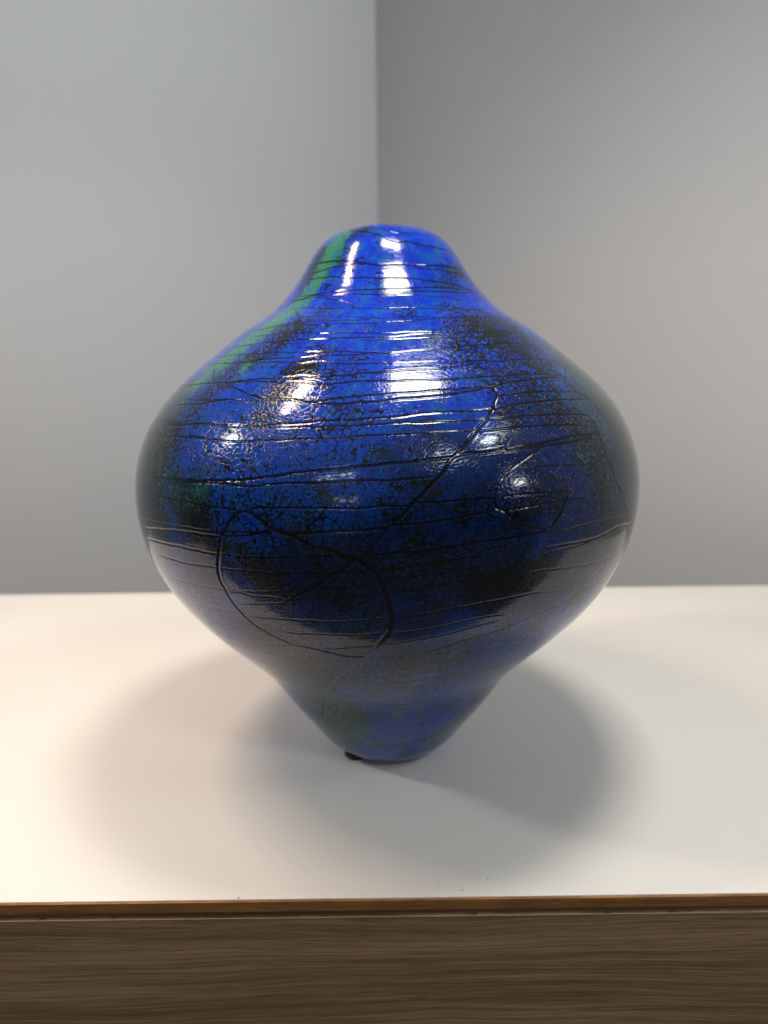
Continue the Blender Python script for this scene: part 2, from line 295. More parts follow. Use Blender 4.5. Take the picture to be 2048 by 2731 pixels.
1.4:-1.351,0.181 -1.3,0.1817 -1.246,0.1821 -1.17,0.1825 -1.087,0.1829 -1.019,0.1816 -0.943,0.1822 -0.856,0.1824 -0.747,0.1817 -0.624,0.1799
2:-1.091,0.1748 -1.013,0.1747 -0.907,0.1741 -0.811,0.1742 -0.691,0.1757 -0.56,0.1733 -0.468,0.1721
1.2:-1.109,0.1712 -1.035,0.1724 -0.96,0.1726 -0.875,0.173
1.5:-1.13,0.163 -1.069,0.1633 -0.994,0.162 -0.91,0.1611 -0.809,0.1598 -0.676,0.1588 -0.607,0.159
1.8:-0.923,0.1397 -0.869,0.1419 -0.813,0.1446 -0.734,0.145 -0.593,0.1428
1.2:-0.904,0.1397 -0.807,0.1374 -0.723,0.1376 -0.583,0.1352
1.2:-1.22,0.1298 -1.159,0.1326 -1.094,0.135 -1.028,0.1378 -0.923,0.1397
1.3:-1.642,0.177 -1.557,0.1785 -1.493,0.179 -1.427,0.1799 -1.36,0.1809 -1.352,0.1821 -1.3,0.1817
1.2:-1.604,0.1699 -1.541,0.1709 -1.476,0.1725 -1.393,0.174 -1.303,0.1746
1.3:-1.591,0.1641 -1.525,0.1659 -1.458,0.1672 -1.301,0.1696
1.2:-1.571,0.1586 -1.524,0.1596 -1.423,0.162 -1.298,0.1639
"""
ZONES = """
teal -0.0283 -0.0715 0.0583 0.0232 0.6
teal -0.0432 -0.034 0.0259 0.0261 0.5
dark 0.0574 -0.065 0.0717 0.0142 0.3
dark -0.0461 -0.085 0.2739 0.0085 0.5
dark -0.025 -0.0405 0.3182 0.0051 0.4
dark -0.0205 -0.0376 0.326 0.0053 0.5
dark -0.0339 -0.0484 0.3026 0.0064 0.5
dark -0.0754 -0.1295 0.2158 0.0054 0.5
dark 0.0144 -0.1113 0.2614 0.0092 0.3
dark -0.0038 -0.1474 0.2214 0.0063 0.3
dark -0.0286 -0.1504 0.2056 0.0042 0.4
cell -0.1158 -0.0973 0.2119 0.0259 0.7
cell 0.0126 -0.1451 0.225 0.013 0.6
cell -0.0857 -0.1296 0.1893 0.0173 0.8
cell -0.0529 -0.1398 0.1509 0.0171 0.7
cell -0.0091 -0.1473 0.1461 0.0158 0.5
cell 0.0547 -0.1412 0.2115 0.0141 0.5
navy 0.0124 -0.1495 0.2153 0.0229 0.7
navy 0.0329 -0.1492 0.2067 0.0235 0.9
navy 0.0664 -0.1348 0.2147 0.0229 0.9
navy 0.0919 -0.12 0.2124 0.025 0.9
navy 0.1062 -0.1135 0.1881 0.0296 0.9
navy 0.033 -0.1514 0.1755 0.0248 1.1
navy 0.0017 -0.1535 0.1658 0.0225 1
navy -0.03 -0.1494 0.1605 0.0217 0.9
navy -0.0881 -0.1257 0.1655 0.0263 0.7
navy -0.1164 -0.103 0.1816 0.0264 0.7
navy 0.0939 -0.1203 0.1616 0.0328 1
navy 0.0544 -0.1454 0.1909 0.0234 1
navy 0.0644 -0.1199 0.2392 0.0239 0.7
navy 0.0293 -0.1429 0.2246 0.0179 0.5
navy -0.0083 -0.1552 0.1876 0.0186 0.7
navy -0.0465 -0.1479 0.1756 0.0188 0.6
navy 0.0756 -0.0839 0.2608 0.0275 0.6
navy 0.0552 -0.0555 0.2861 0.0274 0.5
navy 0.0015 -0.1403 0.1318 0.0272 0.54
navy -0.0546 -0.1321 0.1365 0.0299 0.42
navy 0.0458 -0.1384 0.1422 0.0272 0.48
navy -0.0346 -0.1132 0.1036 0.033 0.42
navy -0.0167 -0.0838 0.0702 0.0304 0.3
navy -0.0163 -0.1335 0.241 0.0149 0.3
navy -0.0327 -0.149 0.2075 0.0128 0.3
navy 0.0146 -0.0946 0.0808 0.0271 0.24
teal -0.123 -0.0908 0.2063 0.0295 1
teal -0.1228 -0.0741 0.229 0.0272 0.9
teal -0.1131 -0.0644 0.2458 0.0248 0.7
teal -0.0991 -0.1188 0.1964 0.0164 0.8
teal -0.1287 -0.087 0.1807 0.0269 0.8
teal 0.1258 -0.0809 0.2166 0.0324 1.3
teal 0.1317 -0.0821 0.1916 0.0273 1.2
teal 0.1191 -0.0714 0.2358 0.0328 1.2
teal 0.1093 -0.0487 0.2554 0.0286 1.1
teal 0.0327 -0.0501 0.3016 0.0157 0.6
teal -0.0378 -0.027 0.3202 0.0157 0.8
teal 0.1018 -0.1077 0.2198 0.0219 0.8
teal 0.1175 -0.1015 0.1782 0.028 0.8
teal 0.0829 -0.1065 0.2405 0.0178 0.5
teal 0.027 -0.0913 0.275 0.0176 0.4
teal -0.0497 -0.1079 0.104 0.0312 1
teal -0.0392 -0.0701 0.0637 0.0266 0.9
teal -0.018 -0.1438 0.1404 0.0196 0.6
teal 0.0132 -0.127 0.1141 0.0231 0.8
teal 0.0312 -0.0485 0.0297 0.0253 0.6
teal -0.0269 -0.0544 0.0338 0.0237 0.6
teal 0.0495 -0.1 0.0965 0.0214 0.7
teal -0.0653 -0.1236 0.131 0.0233 0.6
teal -0.0881 -0.1276 0.1935 0.0117 0.6
teal -0.0615 -0.1133 0.247 0.0126 0.4
teal -0.0892 -0.1017 0.2401 0.0151 0.4
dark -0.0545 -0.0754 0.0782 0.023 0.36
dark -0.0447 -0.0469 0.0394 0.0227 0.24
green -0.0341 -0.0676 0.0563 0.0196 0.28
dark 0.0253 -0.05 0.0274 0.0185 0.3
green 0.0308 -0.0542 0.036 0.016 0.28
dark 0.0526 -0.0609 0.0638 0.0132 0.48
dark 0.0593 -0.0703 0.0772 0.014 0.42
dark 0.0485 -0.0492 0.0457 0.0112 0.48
dark 0.0016 -0.1128 0.0977 0.0225 0.18
dark -0.0164 -0.135 0.1252 0.0187 0.18
dark -0.0313 -0.1411 0.1396 0.0174 0.24
dark -0.1391 -0.0655 0.2027 0.0271 0.54
dark -0.1312 -0.0698 0.2187 0.0221 0.48
dark -0.126 -0.0625 0.2332 0.0224 0.42
dark -0.1386 -0.0703 0.1825 0.027 0.54
dark -0.1322 -0.0791 0.1686 0.0221 0.42
dark 0.1305 -0.0797 0.2064 0.0261 0.6
dark 0.1339 -0.0789 0.1859 0.0265 0.6
dark 0.1292 -0.0695 0.223 0.0266 0.6
dark 0.1211 -0.0644 0.2379 0.0267 0.54
dark 0.1346 -0.0744 0.1667 0.027 0.48
dark 0.1263 -0.0789 0.1493 0.0335 0.6
dark -0.0378 -0.027 0.3202 0.0136 0.5
dark -0.0463 -0.0253 0.3103 0.0142 0.5
green 0.121 -0.0555 0.2426 0.0272 0.12
green 0.131 -0.0638 0.225 0.018 0.09
green 0.1323 -0.0789 0.2013 0.0175 0.07
green 0.1078 -0.0439 0.258 0.0185 0.1
green -0.1386 -0.0676 0.2004 0.0169 0.11
green -0.1345 -0.064 0.2181 0.0169 0.2
green -0.1289 -0.0528 0.2352 0.0124 0.34
dark 0.0112 -0.0794 0.285 0.0122 0.3
dark -0.0869 -0.1284 0.1754 0.0153 0.5
dark 0.0121 -0.153 0.1655 0.0136 0.25
green -0.0246 -0.0271 0.3333 0.0082 1.15
green -0.0287 -0.032 0.3257 0.0075 1.95
green -0.0313 -0.0352 0.319 0.0065 1.95
green -0.0353 -0.037 0.3126 0.0075 1.84
green -0.0391 -0.0412 0.3054 0.0071 1.49
green -0.0436 -0.0455 0.298 0.008 1.84
green -0.0518 -0.0483 0.2909 0.0096 1.84
green -0.0577 -0.052 0.2865 0.0096 1.72
green -0.0654 -0.0582 0.2805 0.011 1.72
green -0.0739 -0.0624 0.2738 0.0117 1.38
green -0.084 -0.0644 0.2666 0.0117 1.15
green -0.0958 -0.0702 0.2562 0.0132 1.15
green -0.0745 -0.0896 0.258 0.008 0.8
green -0.1066 -0.0741 0.2461 0.0116 0.34
green -0.0991 -0.1188 0.1964 0.0131 0.22
green -0.0879 -0.1263 0.2022 0.0087 0.19
green -0.1158 -0.0973 0.2119 0.0129 0.15
green 0.0957 -0.066 0.2582 0.0261 0.16
green 0.0847 -0.0506 0.2723 0.0225 0.14
green 0.1154 -0.0655 0.243 0.0177 0.14
green 0.1122 -0.0961 0.2208 0.0104 0.09
green 0.0554 -0.0136 0.3051 0.0165 0.1
green 0.0341 -0.0329 0.3186 0.0178 0.25
green -0.0188 -0.0941 0.081 0.0273 0.28
green -0.0239 -0.0569 0.0351 0.0225 0.33
green 0.0045 -0.0788 0.0617 0.0094 0.28
green 0.0156 -0.0997 0.086 0.0134 0.19
green -0.0379 -0.0817 0.0752 0.0283 0.17
green 0.0285 -0.0466 0.0255 0.0255 0.28
green -0.0341 -0.1177 0.1081 0.0178 0.17
dark -0.0455 -0.0358 0.304 0.0095 0.5
dark -0.0473 -0.0719 0.2815 0.0141 0.7
dark -0.0588 -0.0799 0.2719 0.0127 0.6
dark -0.0702 -0.0856 0.2626 0.0146 0.6
dark -0.0854 -0.0833 0.2557 0.0192 0.7
dark -0.0991 -0.0898 0.2419 0.018 0.42
dark -0.1106 -0.0959 0.2236 0.017 0.36
dark -0.115 -0.1025 0.2008 0.0165 0.3
dark -0.0186 -0.0291 0.3348 0.0092 0.8
dark -0.0106 -0.0324 0.3352 0.0084 0.6
dark -0.0519 -0.118 0.2471 0.0077 0.9
dark -0.0439 -0.1083 0.2577 0.0086 1
dark -0.0371 -0.1079 0.2598 0.0098 0.8
dark -0.0296 -0.121 0.2512 0.0074 0.7
dark -0.0602 -0.1243 0.2367 0.0067 0.7
dark -0.0211 -0.1152 0.2575 0.0121 0.5
dark -0.0248 -0.1322 0.241 0.006 0.4
dark -0.0331 -0.1006 0.2665 0.0086 0.4
dark 0.0018 -0.0653 0.2956 0.0034 0.6
dark -0.0287 -0.1391 0.2312 0.0042 0.8
dark -0.0853 -0.1274 0.2046 0.0046 0.7
dark -0.0163 -0.1335 0.241 0.0074 0.3
dark 0.0405 -0.0737 0.2827 0.0165 0.4
dark 0.0505 -0.0719 0.2803 0.0188 0.45
dark 0.0589 -0.0822 0.2704 0.0167 0.42
dark 0.033 -0.1017 0.2657 0.0119 0.5
dark 0.0698 -0.0887 0.2608 0.0204 0.42
dark 0.0786 -0.1047 0.245 0.0173 0.48
dark 0.0542 -0.1137 0.25 0.0101 0.33
dark 0.0268 -0.1224 0.2506 0.0085 0.5
dark 0.0887 -0.1123 0.2295 0.016 0.48
dark 0.1068 -0.1077 0.2105 0.021 0.48
dark 0.067 -0.1306 0.2228 0.0127 0.48
dark 0.052 -0.1288 0.2356 0.0107 0.45
dark 0.0443 -0.1393 0.224 0.0094 0.42
dark 0.0999 -0.1189 0.1893 0.0163 0.42
dark 0.078 -0.1336 0.1969 0.013 0.48
dark 0.0589 -0.1431 0.1968 0.0095 0.54
dark 0.0591 -0.1438 0.184 0.0117 0.42
dark 0.0435 -0.1471 0.2042 0.0088 0.6
dark 0.1093 -0.0487 0.2554 0.032 0.42
dark 0.0725 -0.0601 0.2758 0.0273 0.6
dark 0.0419 -0.0349 0.3081 0.0155 0.5
dark 0.0349 -0.1508 0.1966 0.0107 0.6
dark 0.0468 -0.1443 0.1579 0.0105 1.5
dark 0.0581 -0.1407 0.16 0.0115 1.6
dark 0.0676 -0.1367 0.1609 0.0098 1.2
dark 0.0356 -0.1478 0.1591 0.0089 0.8
dark 0.0245 -0.1531 0.1761 0.0132 0.4
dark 0.0437 -0.1488 0.1768 0.014 0.5
dark 0.012 -0.1549 0.181 0.0106 0.4
dark 0.0019 -0.155 0.1937 0.0082 0.5
dark -0.0105 -0.1549 0.1791 0.0085 0.6
dark -0.0296 -0.1514 0.1699 0.0114 0.7
dark -0.0608 -0.1408 0.1649 0.012 1.1
dark -0.0695 -0.1383 0.1733 0.0081 0.5
dark -0.0498 -0.1436 0.1589 0.0105 0.7
dark -0.033 -0.1517 0.1913 0.0086 0.4
dark -0.0417 -0.1497 0.1846 0.0089 0.45
dark -0.0913 -0.1258 0.1863 0.0123 0.6
dark -0.0995 -0.1193 0.1896 0.01 0.6
dark -0.1172 -0.1016 0.1764 0.0184 0.36
dark -0.1054 -0.1119 0.1666 0.0201 0.35
dark -0.0025 -0.154 0.1681 0.0133 0.5
dark -0.0195 -0.15 0.1561 0.0146 0.45
dark 0.0122 -0.1499 0.1535 0.0148 0.45
dark 0.0204 -0.1518 0.2053 0.0083 0.4
dark 0.0082 -0.1512 0.2115 0.0103 0.35
dark -0.0545 -0.1451 0.1944 0.0093 0.3
dark -0.0081 -0.1523 0.2078 0.0082 0.35
dark 0.0847 -0.1288 0.1687 0.0151 0.42
dark 0.1042 -0.1095 0.1559 0.0268 0.5
dark -0.0574 -0.1182 0.1188 0.0315 0.18
dark -0.0195 -0.1228 0.1102 0.023 0.29
dark 0.0039 -0.1281 0.1147 0.0226 0.36
dark 0.0247 -0.1272 0.1165 0.0191 0.36
dark 0.0401 -0.1319 0.128 0.0174 0.24
dark -0.0373 -0.1293 0.1231 0.0219 0.3
dark -0.0637 -0.1303 0.1407 0.0189 0.14
dark -0.0905 -0.1193 0.1517 0.0214 0.21
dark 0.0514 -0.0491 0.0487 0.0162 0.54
dark -0.0107 -0.107 0.0926 0.0201 0.42
dark 0.0337 -0.1072 0.0973 0.0157 0.12
dark 0.0579 -0.1326 0.1399 0.0198 0.3
dark 0.077 -0.1263 0.147 0.0213 0.5
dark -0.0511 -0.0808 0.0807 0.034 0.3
speck -0.0222 -0.0848 0.2805 0.0229 0.6
speck -0.0079 -0.1061 0.2661 0.0216 0.6
speck 0.0152 -0.0939 0.2751 0.0203 0.4
speck 0.04 -0.0787 0.2801 0.021 0.6
speck 0.05 -0.0946 0.2656 0.0219 0.7
speck 0.0531 -0.1209 0.2437 0.0175 1
speck 0.0613 -0.125 0.2353 0.0196 1
speck 0.013 -0.1375 0.2367 0.019 0.5
speck 0.0761 -0.1172 0.2345 0.0187 0.8
speck 0.0891 -0.1219 0.2127 0.0213 0.9
speck 0.0995 -0.1068 0.2244 0.0182 0.9
speck 0.0661 -0.1372 0.2086 0.0175 0.8
speck 0.0912 -0.1256 0.1908 0.0184 0.7
speck 0.023 -0.144 0.2248 0.0132 0.5
speck -0.0164 -0.1258 0.2491 0.0161 0.4
speck -0.0803 -0.0844 0.258 0.0185 0.5
speck -0.106 -0.0819 0.2416 0.0307 0.5
speck -0.1187 -0.0844 0.225 0.0257 0.7
speck 0.0503 -0.1419 0.2138 0.0116 0.5
speck -0.0452 -0.0682 0.2841 0.0297 0.4
speck -0.0439 -0.1423 0.1493 0.0083 0.6
speck 0.0789 -0.1333 0.1746 0.0174 0.6
speck 0.012 -0.1538 0.17 0.0222 0.35
speck -0.0392 -0.1448 0.1524 0.0159 0.4
speck -0.1152 -0.1038 0.1938 0.0166 0.4
speck -0.0397 -0.104 0.2621 0.0047 0.9
cell -0.05 -0.1464 0.1968 0.0294 1
cell -0.0736 -0.125 0.2261 0.0308 0.9
cell -0.0392 -0.1422 0.2212 0.0271 0.8
cell -0.0597 -0.1433 0.1789 0.0223 1
cell -0.0288 -0.1524 0.1935 0.019 1
cell -0.0853 -0.126 0.2088 0.0258 0.8
cell 0.0402 -0.0991 0.2656 0.0205 1
cell 0.0498 -0.113 0.2522 0.0192 1
cell 0.04 -0.0787 0.2801 0.0168 0.9
cell -0.0473 -0.1199 0.2471 0.0174 0.8
cell 0.002 -0.1535 0.2037 0.0122 0.8
cell 0.0245 -0.1531 0.1761 0.0132 0.8
cell -0.0161 -0.1446 0.2253 0.0174 0.6
cell 0.0673 -0.1378 0.1646 0.0196 0.8
cell -0.0078 -0.1344 0.2409 0.0147 0.5
cell -0.0251 -0.1531 0.1767 0.0197 0.9
cell 0.0659 -0.1403 0.1941 0.0149 0.5
cell 0.012 -0.1546 0.1767 0.0172 0.6
cell 0.0249 -0.1496 0.1576 0.0146 0.5
"""
PROFILE = [(0.02809, -2e-05),
           (0.03065, 0.00165),
           (0.03327, 0.00324),
           (0.03588, 0.00482),
           (0.03845, 0.00649),
           (0.04093, 0.00831),
           (0.04328, 0.01036),
           (0.04544, 0.01267),
           (0.04744, 0.01516),
           (0.04935, 0.01781),
           (0.05125, 0.02058),
           (0.05319, 0.02343),
           (0.05524, 0.02634),
           (0.05742, 0.02931),
           (0.05967, 0.03237),
           (0.06197, 0.03552),
           (0.06429, 0.03874),
           (0.06662, 0.04204),
           (0.06893, 0.04541),
           (0.0712, 0.04892),
           (0.07343, 0.0526),
           (0.07567, 0.05635),
           (0.07796, 0.06008),
           (0.08033, 0.0637),
           (0.08282, 0.06711),
           (0.08546, 0.0703),
           (0.08824, 0.07334),
           (0.0911, 0.07627),
           (0.09399, 0.07913),
           (0.09688, 0.08195),
           (0.0997, 0.08478),
           (0.10249, 0.08758),
           (0.10528, 0.09032),
           (0.10806, 0.09303),
           (0.11081, 0.09574),
           (0.11352, 0.09846),
           (0.11617, 0.10123),
           (0.11878, 0.10405),
           (0.12137, 0.10688),
           (0.12391, 0.10974),
           (0.12639, 0.11261),
           (0.12879, 0.11551),
           (0.13107, 0.11843),
           (0.13325, 0.12134),
           (0.13534, 0.12424),
           (0.13735, 0.12716),
           (0.13927, 0.13013),
           (0.1411, 0.13319),
           (0.14286, 0.13637),
           (0.14455, 0.13966),
           (0.14618, 0.14304),
           (0.14772, 0.1465),
           (0.14916, 0.15004),
           (0.15046, 0.15368),
           (0.15159, 0.1574),
           (0.15258, 0.16124),
           (0.15345, 0.16522),
           (0.15418, 0.16928),
           (0.15476, 0.17338),
           (0.15517, 0.17748),
           (0.15539, 0.18154),
           (0.15544, 0.18558),
           (0.15533, 0.18963),
           (0.15506, 0.19368),
           (0.1546, 0.19772),
           (0.15394, 0.20172),
           (0.15307, 0.20567),
           (0.15198, 0.20962),
           (0.15067, 0.21356),
           (0.14916, 0.21748),
           (0.14748, 0.22133),
           (0.14563, 0.22506),
           (0.14364, 0.22864),
           (0.14148, 0.23207),
           (0.13913, 0.23537),
           (0.13662, 0.23856),
           (0.13397, 0.24165),
           (0.13122, 0.24466),
           (0.12839, 0.24761),
           (0.12544, 0.25046),
           (0.12235, 0.25319),
           (0.11915, 0.25585),
           (0.11589, 0.25845),
           (0.11261, 0.26105),
           (0.10934, 0.26367),
           (0.10608, 0.26632),
           (0.10281, 0.26898),
           (0.09951, 0.27163),
           (0.09618, 0.27424),
           (0.09282, 0.2768),
           (0.08944, 0.27927),
           (0.08594, 0.28159),
           (0.08234, 0.28377),
           (0.0787, 0.28588),
           (0.07512, 0.28803),
           (0.0717, 0.29028),
           (0.06851, 0.29272),
           (0.06565, 0.2953),
           (0.06307, 0.29792),
           (0.06065, 0.30066),
           (0.05824, 0.30356),
           (0.05571, 0.30669),
           (0.05294, 0.31011),
           (0.05011, 0.31408),
           (0.04737, 0.31862),
           (0.04451, 0.32339),
           (0.04134, 0.32805),
           (0.03765, 0.33226),
           (0.03325, 0.33568),
           (0.02795, 0.33819),
           (0.02187, 0.34002)]

# ------------------------------------------------------------------ walls and floor
def wall_material():
    mt, n, b = new_mat("grey_wall_paint")
    k = NB(n); c = k.coord()
    v = k.noise(c, 2.3, 6, 0.6)
    b.inputs['Roughness'].default_value = 0.55
    n.links.new(k.mix(v, (0.53, 0.53, 0.535), (0.58, 0.58, 0.585)), b.inputs['Base Color'])
    n.links.new(k.bump(k.noise(c, 420, 3, 0.6), 0.0006, 0.5), b.inputs['Normal'])
    return mt

WALL = wall_material()
CORNER = Vector((-0.005, 1.15, 0))
def wall(name, ang, length, side):
    """upright slab from the corner along ang (degrees from +x); side: where the thickness goes"""
    a = math.radians(ang)
    d = Vector((math.cos(a), math.sin(a), 0)); nrm = Vector((-d.y, d.x, 0)) * side
    bm = bmesh.new()
    base = [CORNER, CORNER + d * length, CORNER + d * length + nrm * 0.12, CORNER + nrm * 0.12]
    lo = [bm.verts.new((p.x, p.y, -0.95)) for p in base]
    hi = [bm.verts.new((p.x, p.y, 1.95)) for p in base]
    bm.faces.new(lo); bm.faces.new(hi)
    for i in range(4):
        bm.faces.new((lo[i], lo[(i + 1) % 4], hi[(i + 1) % 4], hi[i]))
    bmesh.ops.recalc_face_normals(bm, faces=bm.faces[:])
    me = bpy.data.meshes.new(name); bm.to_mesh(me); bm.free()
    o = link(name, me, WALL)
    o['kind'] = 'structure'
    return o
wall("wall_left", 180 + 30, 2.4, -1)
wall("wall_right", -52, 2.4, 1)

mt, n, b = new_mat("grey_floor")
k = NB(n)
n.links.new(k.mix(k.noise(k.coord(), 3, 5), (0.10, 0.095, 0.09), (0.13, 0.125, 0.12)), b.inputs['Base Color'])
b.inputs['Roughness'].default_value = 0.6
fl = link("floor", box(-4, 4, -5, 2.5, -1.0, -0.95), mt)
fl['kind'] = 'structure'

# ------------------------------------------------------------------ plinth
plinth = thing("plinth", (0, 0.1, -0.95), "wide white-topped wooden plinth with a dark brown edge carrying the blue vase", "plinth")
def local(o):
    o.location = (0, -0.1, 0.95)
    return o

mt, n, b = new_mat("white_laminate")
k = NB(n); c = k.coord()
n.links.new(k.mix(k.noise(c, 9, 4), (0.81, 0.755, 0.685), (0.84, 0.785, 0.72)), b.inputs['Base Color'])
n.links.new(k.step(k.noise(k.mapping(c, (5, 30, 5), (0, 0, 0.5)), 3, 6, 0.7), 0.3, 0.7, 0.34, 0.50), b.inputs['Roughness'])
b.inputs['Specular IOR Level'].default_value = 0.35
n.links.new(k.bump(k.noise(c, 1500, 2), 0.0001, 0.35), b.inputs['Normal'])
TX = 0.56
FY = -0.1535
BY = 0.343
local(link("tabletop", box(-TX, TX, FY + 0.0016, BY, -0.0058, 0.0, 0.0004, 2), mt, plinth))

mt, n, b = new_mat("brown_edge_band")
k = NB(n); c = k.mapping(k.coord(), (9, 1, 90))
n.links.new(k.mix(k.step(k.noise(c, 3, 7, 0.7), 0.3, 0.7), (0.20, 0.075, 0.02), (0.42, 0.175, 0.05)), b.inputs['Base Color'])
b.inputs['Roughness'].default_value = 0.38
local(link("edge_band", box(-TX, TX, FY, FY + 0.0014, -0.0060, -0.0003, 0.0003, 2), mt, plinth))

def wood_material(name, dark, light, rough):
    mt, n, b = new_mat(name)
    k = NB(n); c = k.coord()
    warp = k.noise(k.mapping(c, (1.5, 1.5, 7)), 1.6, 3, 0.5)
    shift = n.nodes.new('ShaderNodeCombineXYZ')
    k.put(shift.inputs[2], k.math('MULTIPLY', warp, 0.045))
    cc = k.vmath('ADD', c, shift.outputs[0])
    grain = k.noise(k.mapping(cc, (9, 9, 620)), 1.0, 10, 0.78)
    broad = k.noise(k.mapping(cc, (1.6, 1.6, 60)), 1.0, 4, 0.55)
    pores = k.noise(k.mapping(cc, (26, 26, 1300)), 1.0, 4, 0.7)
    g = k.math('ADD', k.math('MULTIPLY', grain, 0.7), k.math('MULTIPLY', broad, 0.35))
    f = k.step(g, 0.38, 0.66)
    col = k.mix(f, dark, light)
    col = k.mix(k.step(pores, 0.54, 0.66, 0.0, 0.75), col, tuple(0.45 * q for q in dark))
    n.links.new(col, b.inputs['Base Color'])
    b.inputs['Roughness'].default_value = rough
    n.links.new(k.bump(k.math('ADD', grain, pores), 0.0003, 0.5), b.inputs['Normal'])
    return mt

WOOD = wood_material("walnut_veneer", (0.17, 0.088, 0.040), (0.45, 0.27, 0.14), 0.5)
REVEAL = wood_material("dark_brown_veneer", (0.12, 0.05, 0.02), (0.20, 0.09, 0.04), 0.45)
local(link("reveal_strip", box(-TX + 0.002, TX - 0.002, FY + 0.0012, FY + 0.02, -0.0090, -0.0061), REVEAL, plinth))
local(link("front_panel", box(-TX, TX, FY - 0.0006, FY + 0.018, -0.94, -0.0091, 0.00035, 1), WOOD, plinth))
mt, n, b = new_mat("pale_veneer_arris")
k = NB(n)
n.links.new(k.mix(k.noise(k.mapping(k.coord(), (60, 1, 1)), 1, 4), (0.16, 0.10, 0.06), (0.38, 0.30, 0.22)), b.inputs['Base Color'])
local(link("veneer_edge", box(-TX, TX, FY - 0.0009, FY - 0.0004, -0.00935, -0.00895, 0.0001, 1), mt, plinth))
for sx_ in (-1, 1):
    local(link("side_panel", box(*sorted((sx_ * TX, sx_ * (TX - 0.018))), FY + 0.0185, BY, -0.94, -0.0061), WOOD, plinth))
local(link("back_panel", box(-TX + 0.019, TX - 0.019, BY - 0.018, BY, -0.94, -0.0061), WOOD, plinth))

# crumbs of dust lying on the top
bm = bmesh.new()
rnd = random.Random(4)
spots = [(0.051, -0.140, .00045), (0.074, -0.128, .0004), (0.026, -0.1435, .0003), (0.037, -0.1475, .0004), (-0.075, -0.1512, .0005), (0.09, -0.14, .00025), (0.0355, -0.139, .00025)]
spots += [(rnd.uniform(-.2, .2), rnd.uniform(-.15, .3), rnd.uniform(.0001, .0002)) for _ in range(40)]
for x, y, r in spots:
    mtx = Matrix.Translation((x, y, r * .55)) @ Matrix.Rotation(rnd.uniform(0, 3), 4, 'Z') @ Matrix.Diagonal((1.3, .9, .6, 1))
    bmesh.ops.create_icosphere(bm, subdivisions=1, radius=r, matrix=mtx)
me = bpy.data.meshes.new("dust_crumbs"); bm.to_mesh(me); bm.free()
mt, n, b = new_mat("grey_dust")
k = NB(n)
n.links.new(k.mix(k.noise(k.coord(), 90, 2), (0.12, 0.12, 0.12), (0.4, 0.38, 0.36)), b.inputs['Base Color'])
du = link("dust_crumbs", me, mt)
du['kind'] = 'stuff'
du['label'] = "tiny grey crumbs of dust scattered on the white plinth top"
du['category'] = "dust"

# ------------------------------------------------------------------ vase
vase = thing("vase", (0.00222, 0, 0), "tall bulbous glossy cobalt blue ceramic vase with scored dark crackle glaze", "vase")

prof = np.array(PROFILE)
prof[:, 0] += 0.0004 + 0.0006 * np.exp(-((prof[:, 1] - 0.262) / 0.035) ** 2) + 0.0007 * np.exp(-((prof[:, 1] - 0.07) / 0.05) ** 2)
prof[:, 0] -= 0.0004 * np.clip((prof[:, 1] - 0.325) / 0.01, 0, 1)
# rim: roll over a small lip and go down the inside
rim = [(0.0185, 0.3411), (0.0160, 0.3413), (0.0142, 0.3402), (0.0138, 0.3378), (0.0160, 0.3345), (0.0215, 0.3305)]
inner_src = prof[::-1]
inside = []
for r_, z_ in inner_src:
    if 0.02 < z_ < 0.322:
        inside.append((max(r_ - 0.0065, 0.010), z_))
inside += [(0.03, 0.0145), (0.015, 0.0125), (0.001, 0.012)]
bottom = [(0.0005, 0.0012), (0.012, 0.0012), (0.020, 0.0010), (0.0245, 0.0002)]

def resample(pts, step_fn):
    pts = np.array(pts, float)
    s = np.concatenate([[0], np.cumsum(np.linalg.norm(np.diff(pts, axis=0), axis=1))])
    t = [0.0]
    while t[-1] < s[-1]:
        t.append(t[-1] + step_fn(t[-1]))
    t = np.array(t); t = t / t[-1] * s[-1]
    return np.stack([np.interp(t, s, pts[:, 0]), np.interp(t, s, pts[:, 1])], -1)

fine = resample(list(map(tuple, prof)) + rim[:3], lambda s: 0.00041)
# smooth the sampled outline a little so that no facet of the traced curve shows in the reflections
ker = np.hanning(67); ker /= ker.sum()
pad = np.vstack([np.repeat(fine[:1], 33, 0), fine, np.repeat(fine[-1:], 33, 0)])
sm = np.stack([np.convolve(pad[:, i], ker, 'valid') for i in range(2)], -1)
wgt = np.clip(np.arange(len(fine)) / 20.0, 0, 1) * np.clip((len(fine) - 1 - np.arange(len(fine))) / 20.0, 0, 1)
fine = fine * (1 - wgt[:, None]) + sm * wgt[:, None]
coarse = resample(rim[2:] + inside, lambda s: 0.006)[1:]
nb, nf = len(bottom), len(fine)
rows = np.vstack([bottom, fine, coarse])
NR = len(rows)

# columns: dense where the grooves were traced (front half), coarser round the back
front = np.linspace(-math.pi * 1.03, math.pi * 0.03, 1060)
back = np.linspace(math.pi * 0.03, math.pi * 0.97, 202)[1:-1]
cols = np.concatenate([front, back])
NC = len(cols)
TH, _ = np.meshgrid(cols, np.arange(NR))
RR = np.repeat(rows[:, :1], NC, 1); ZZ = np.repeat(rows[:, 1:], NC, 1)
# outward normals of the outline
dr = np.gradient(rows[:, 0]); dz = np.gradient(rows[:, 1])
ln_ = np.hypot(dr, dz) + 1e-12
nr_ = (dz / ln_)[:, None]; nz_ = (-dr / ln_)[:, None]

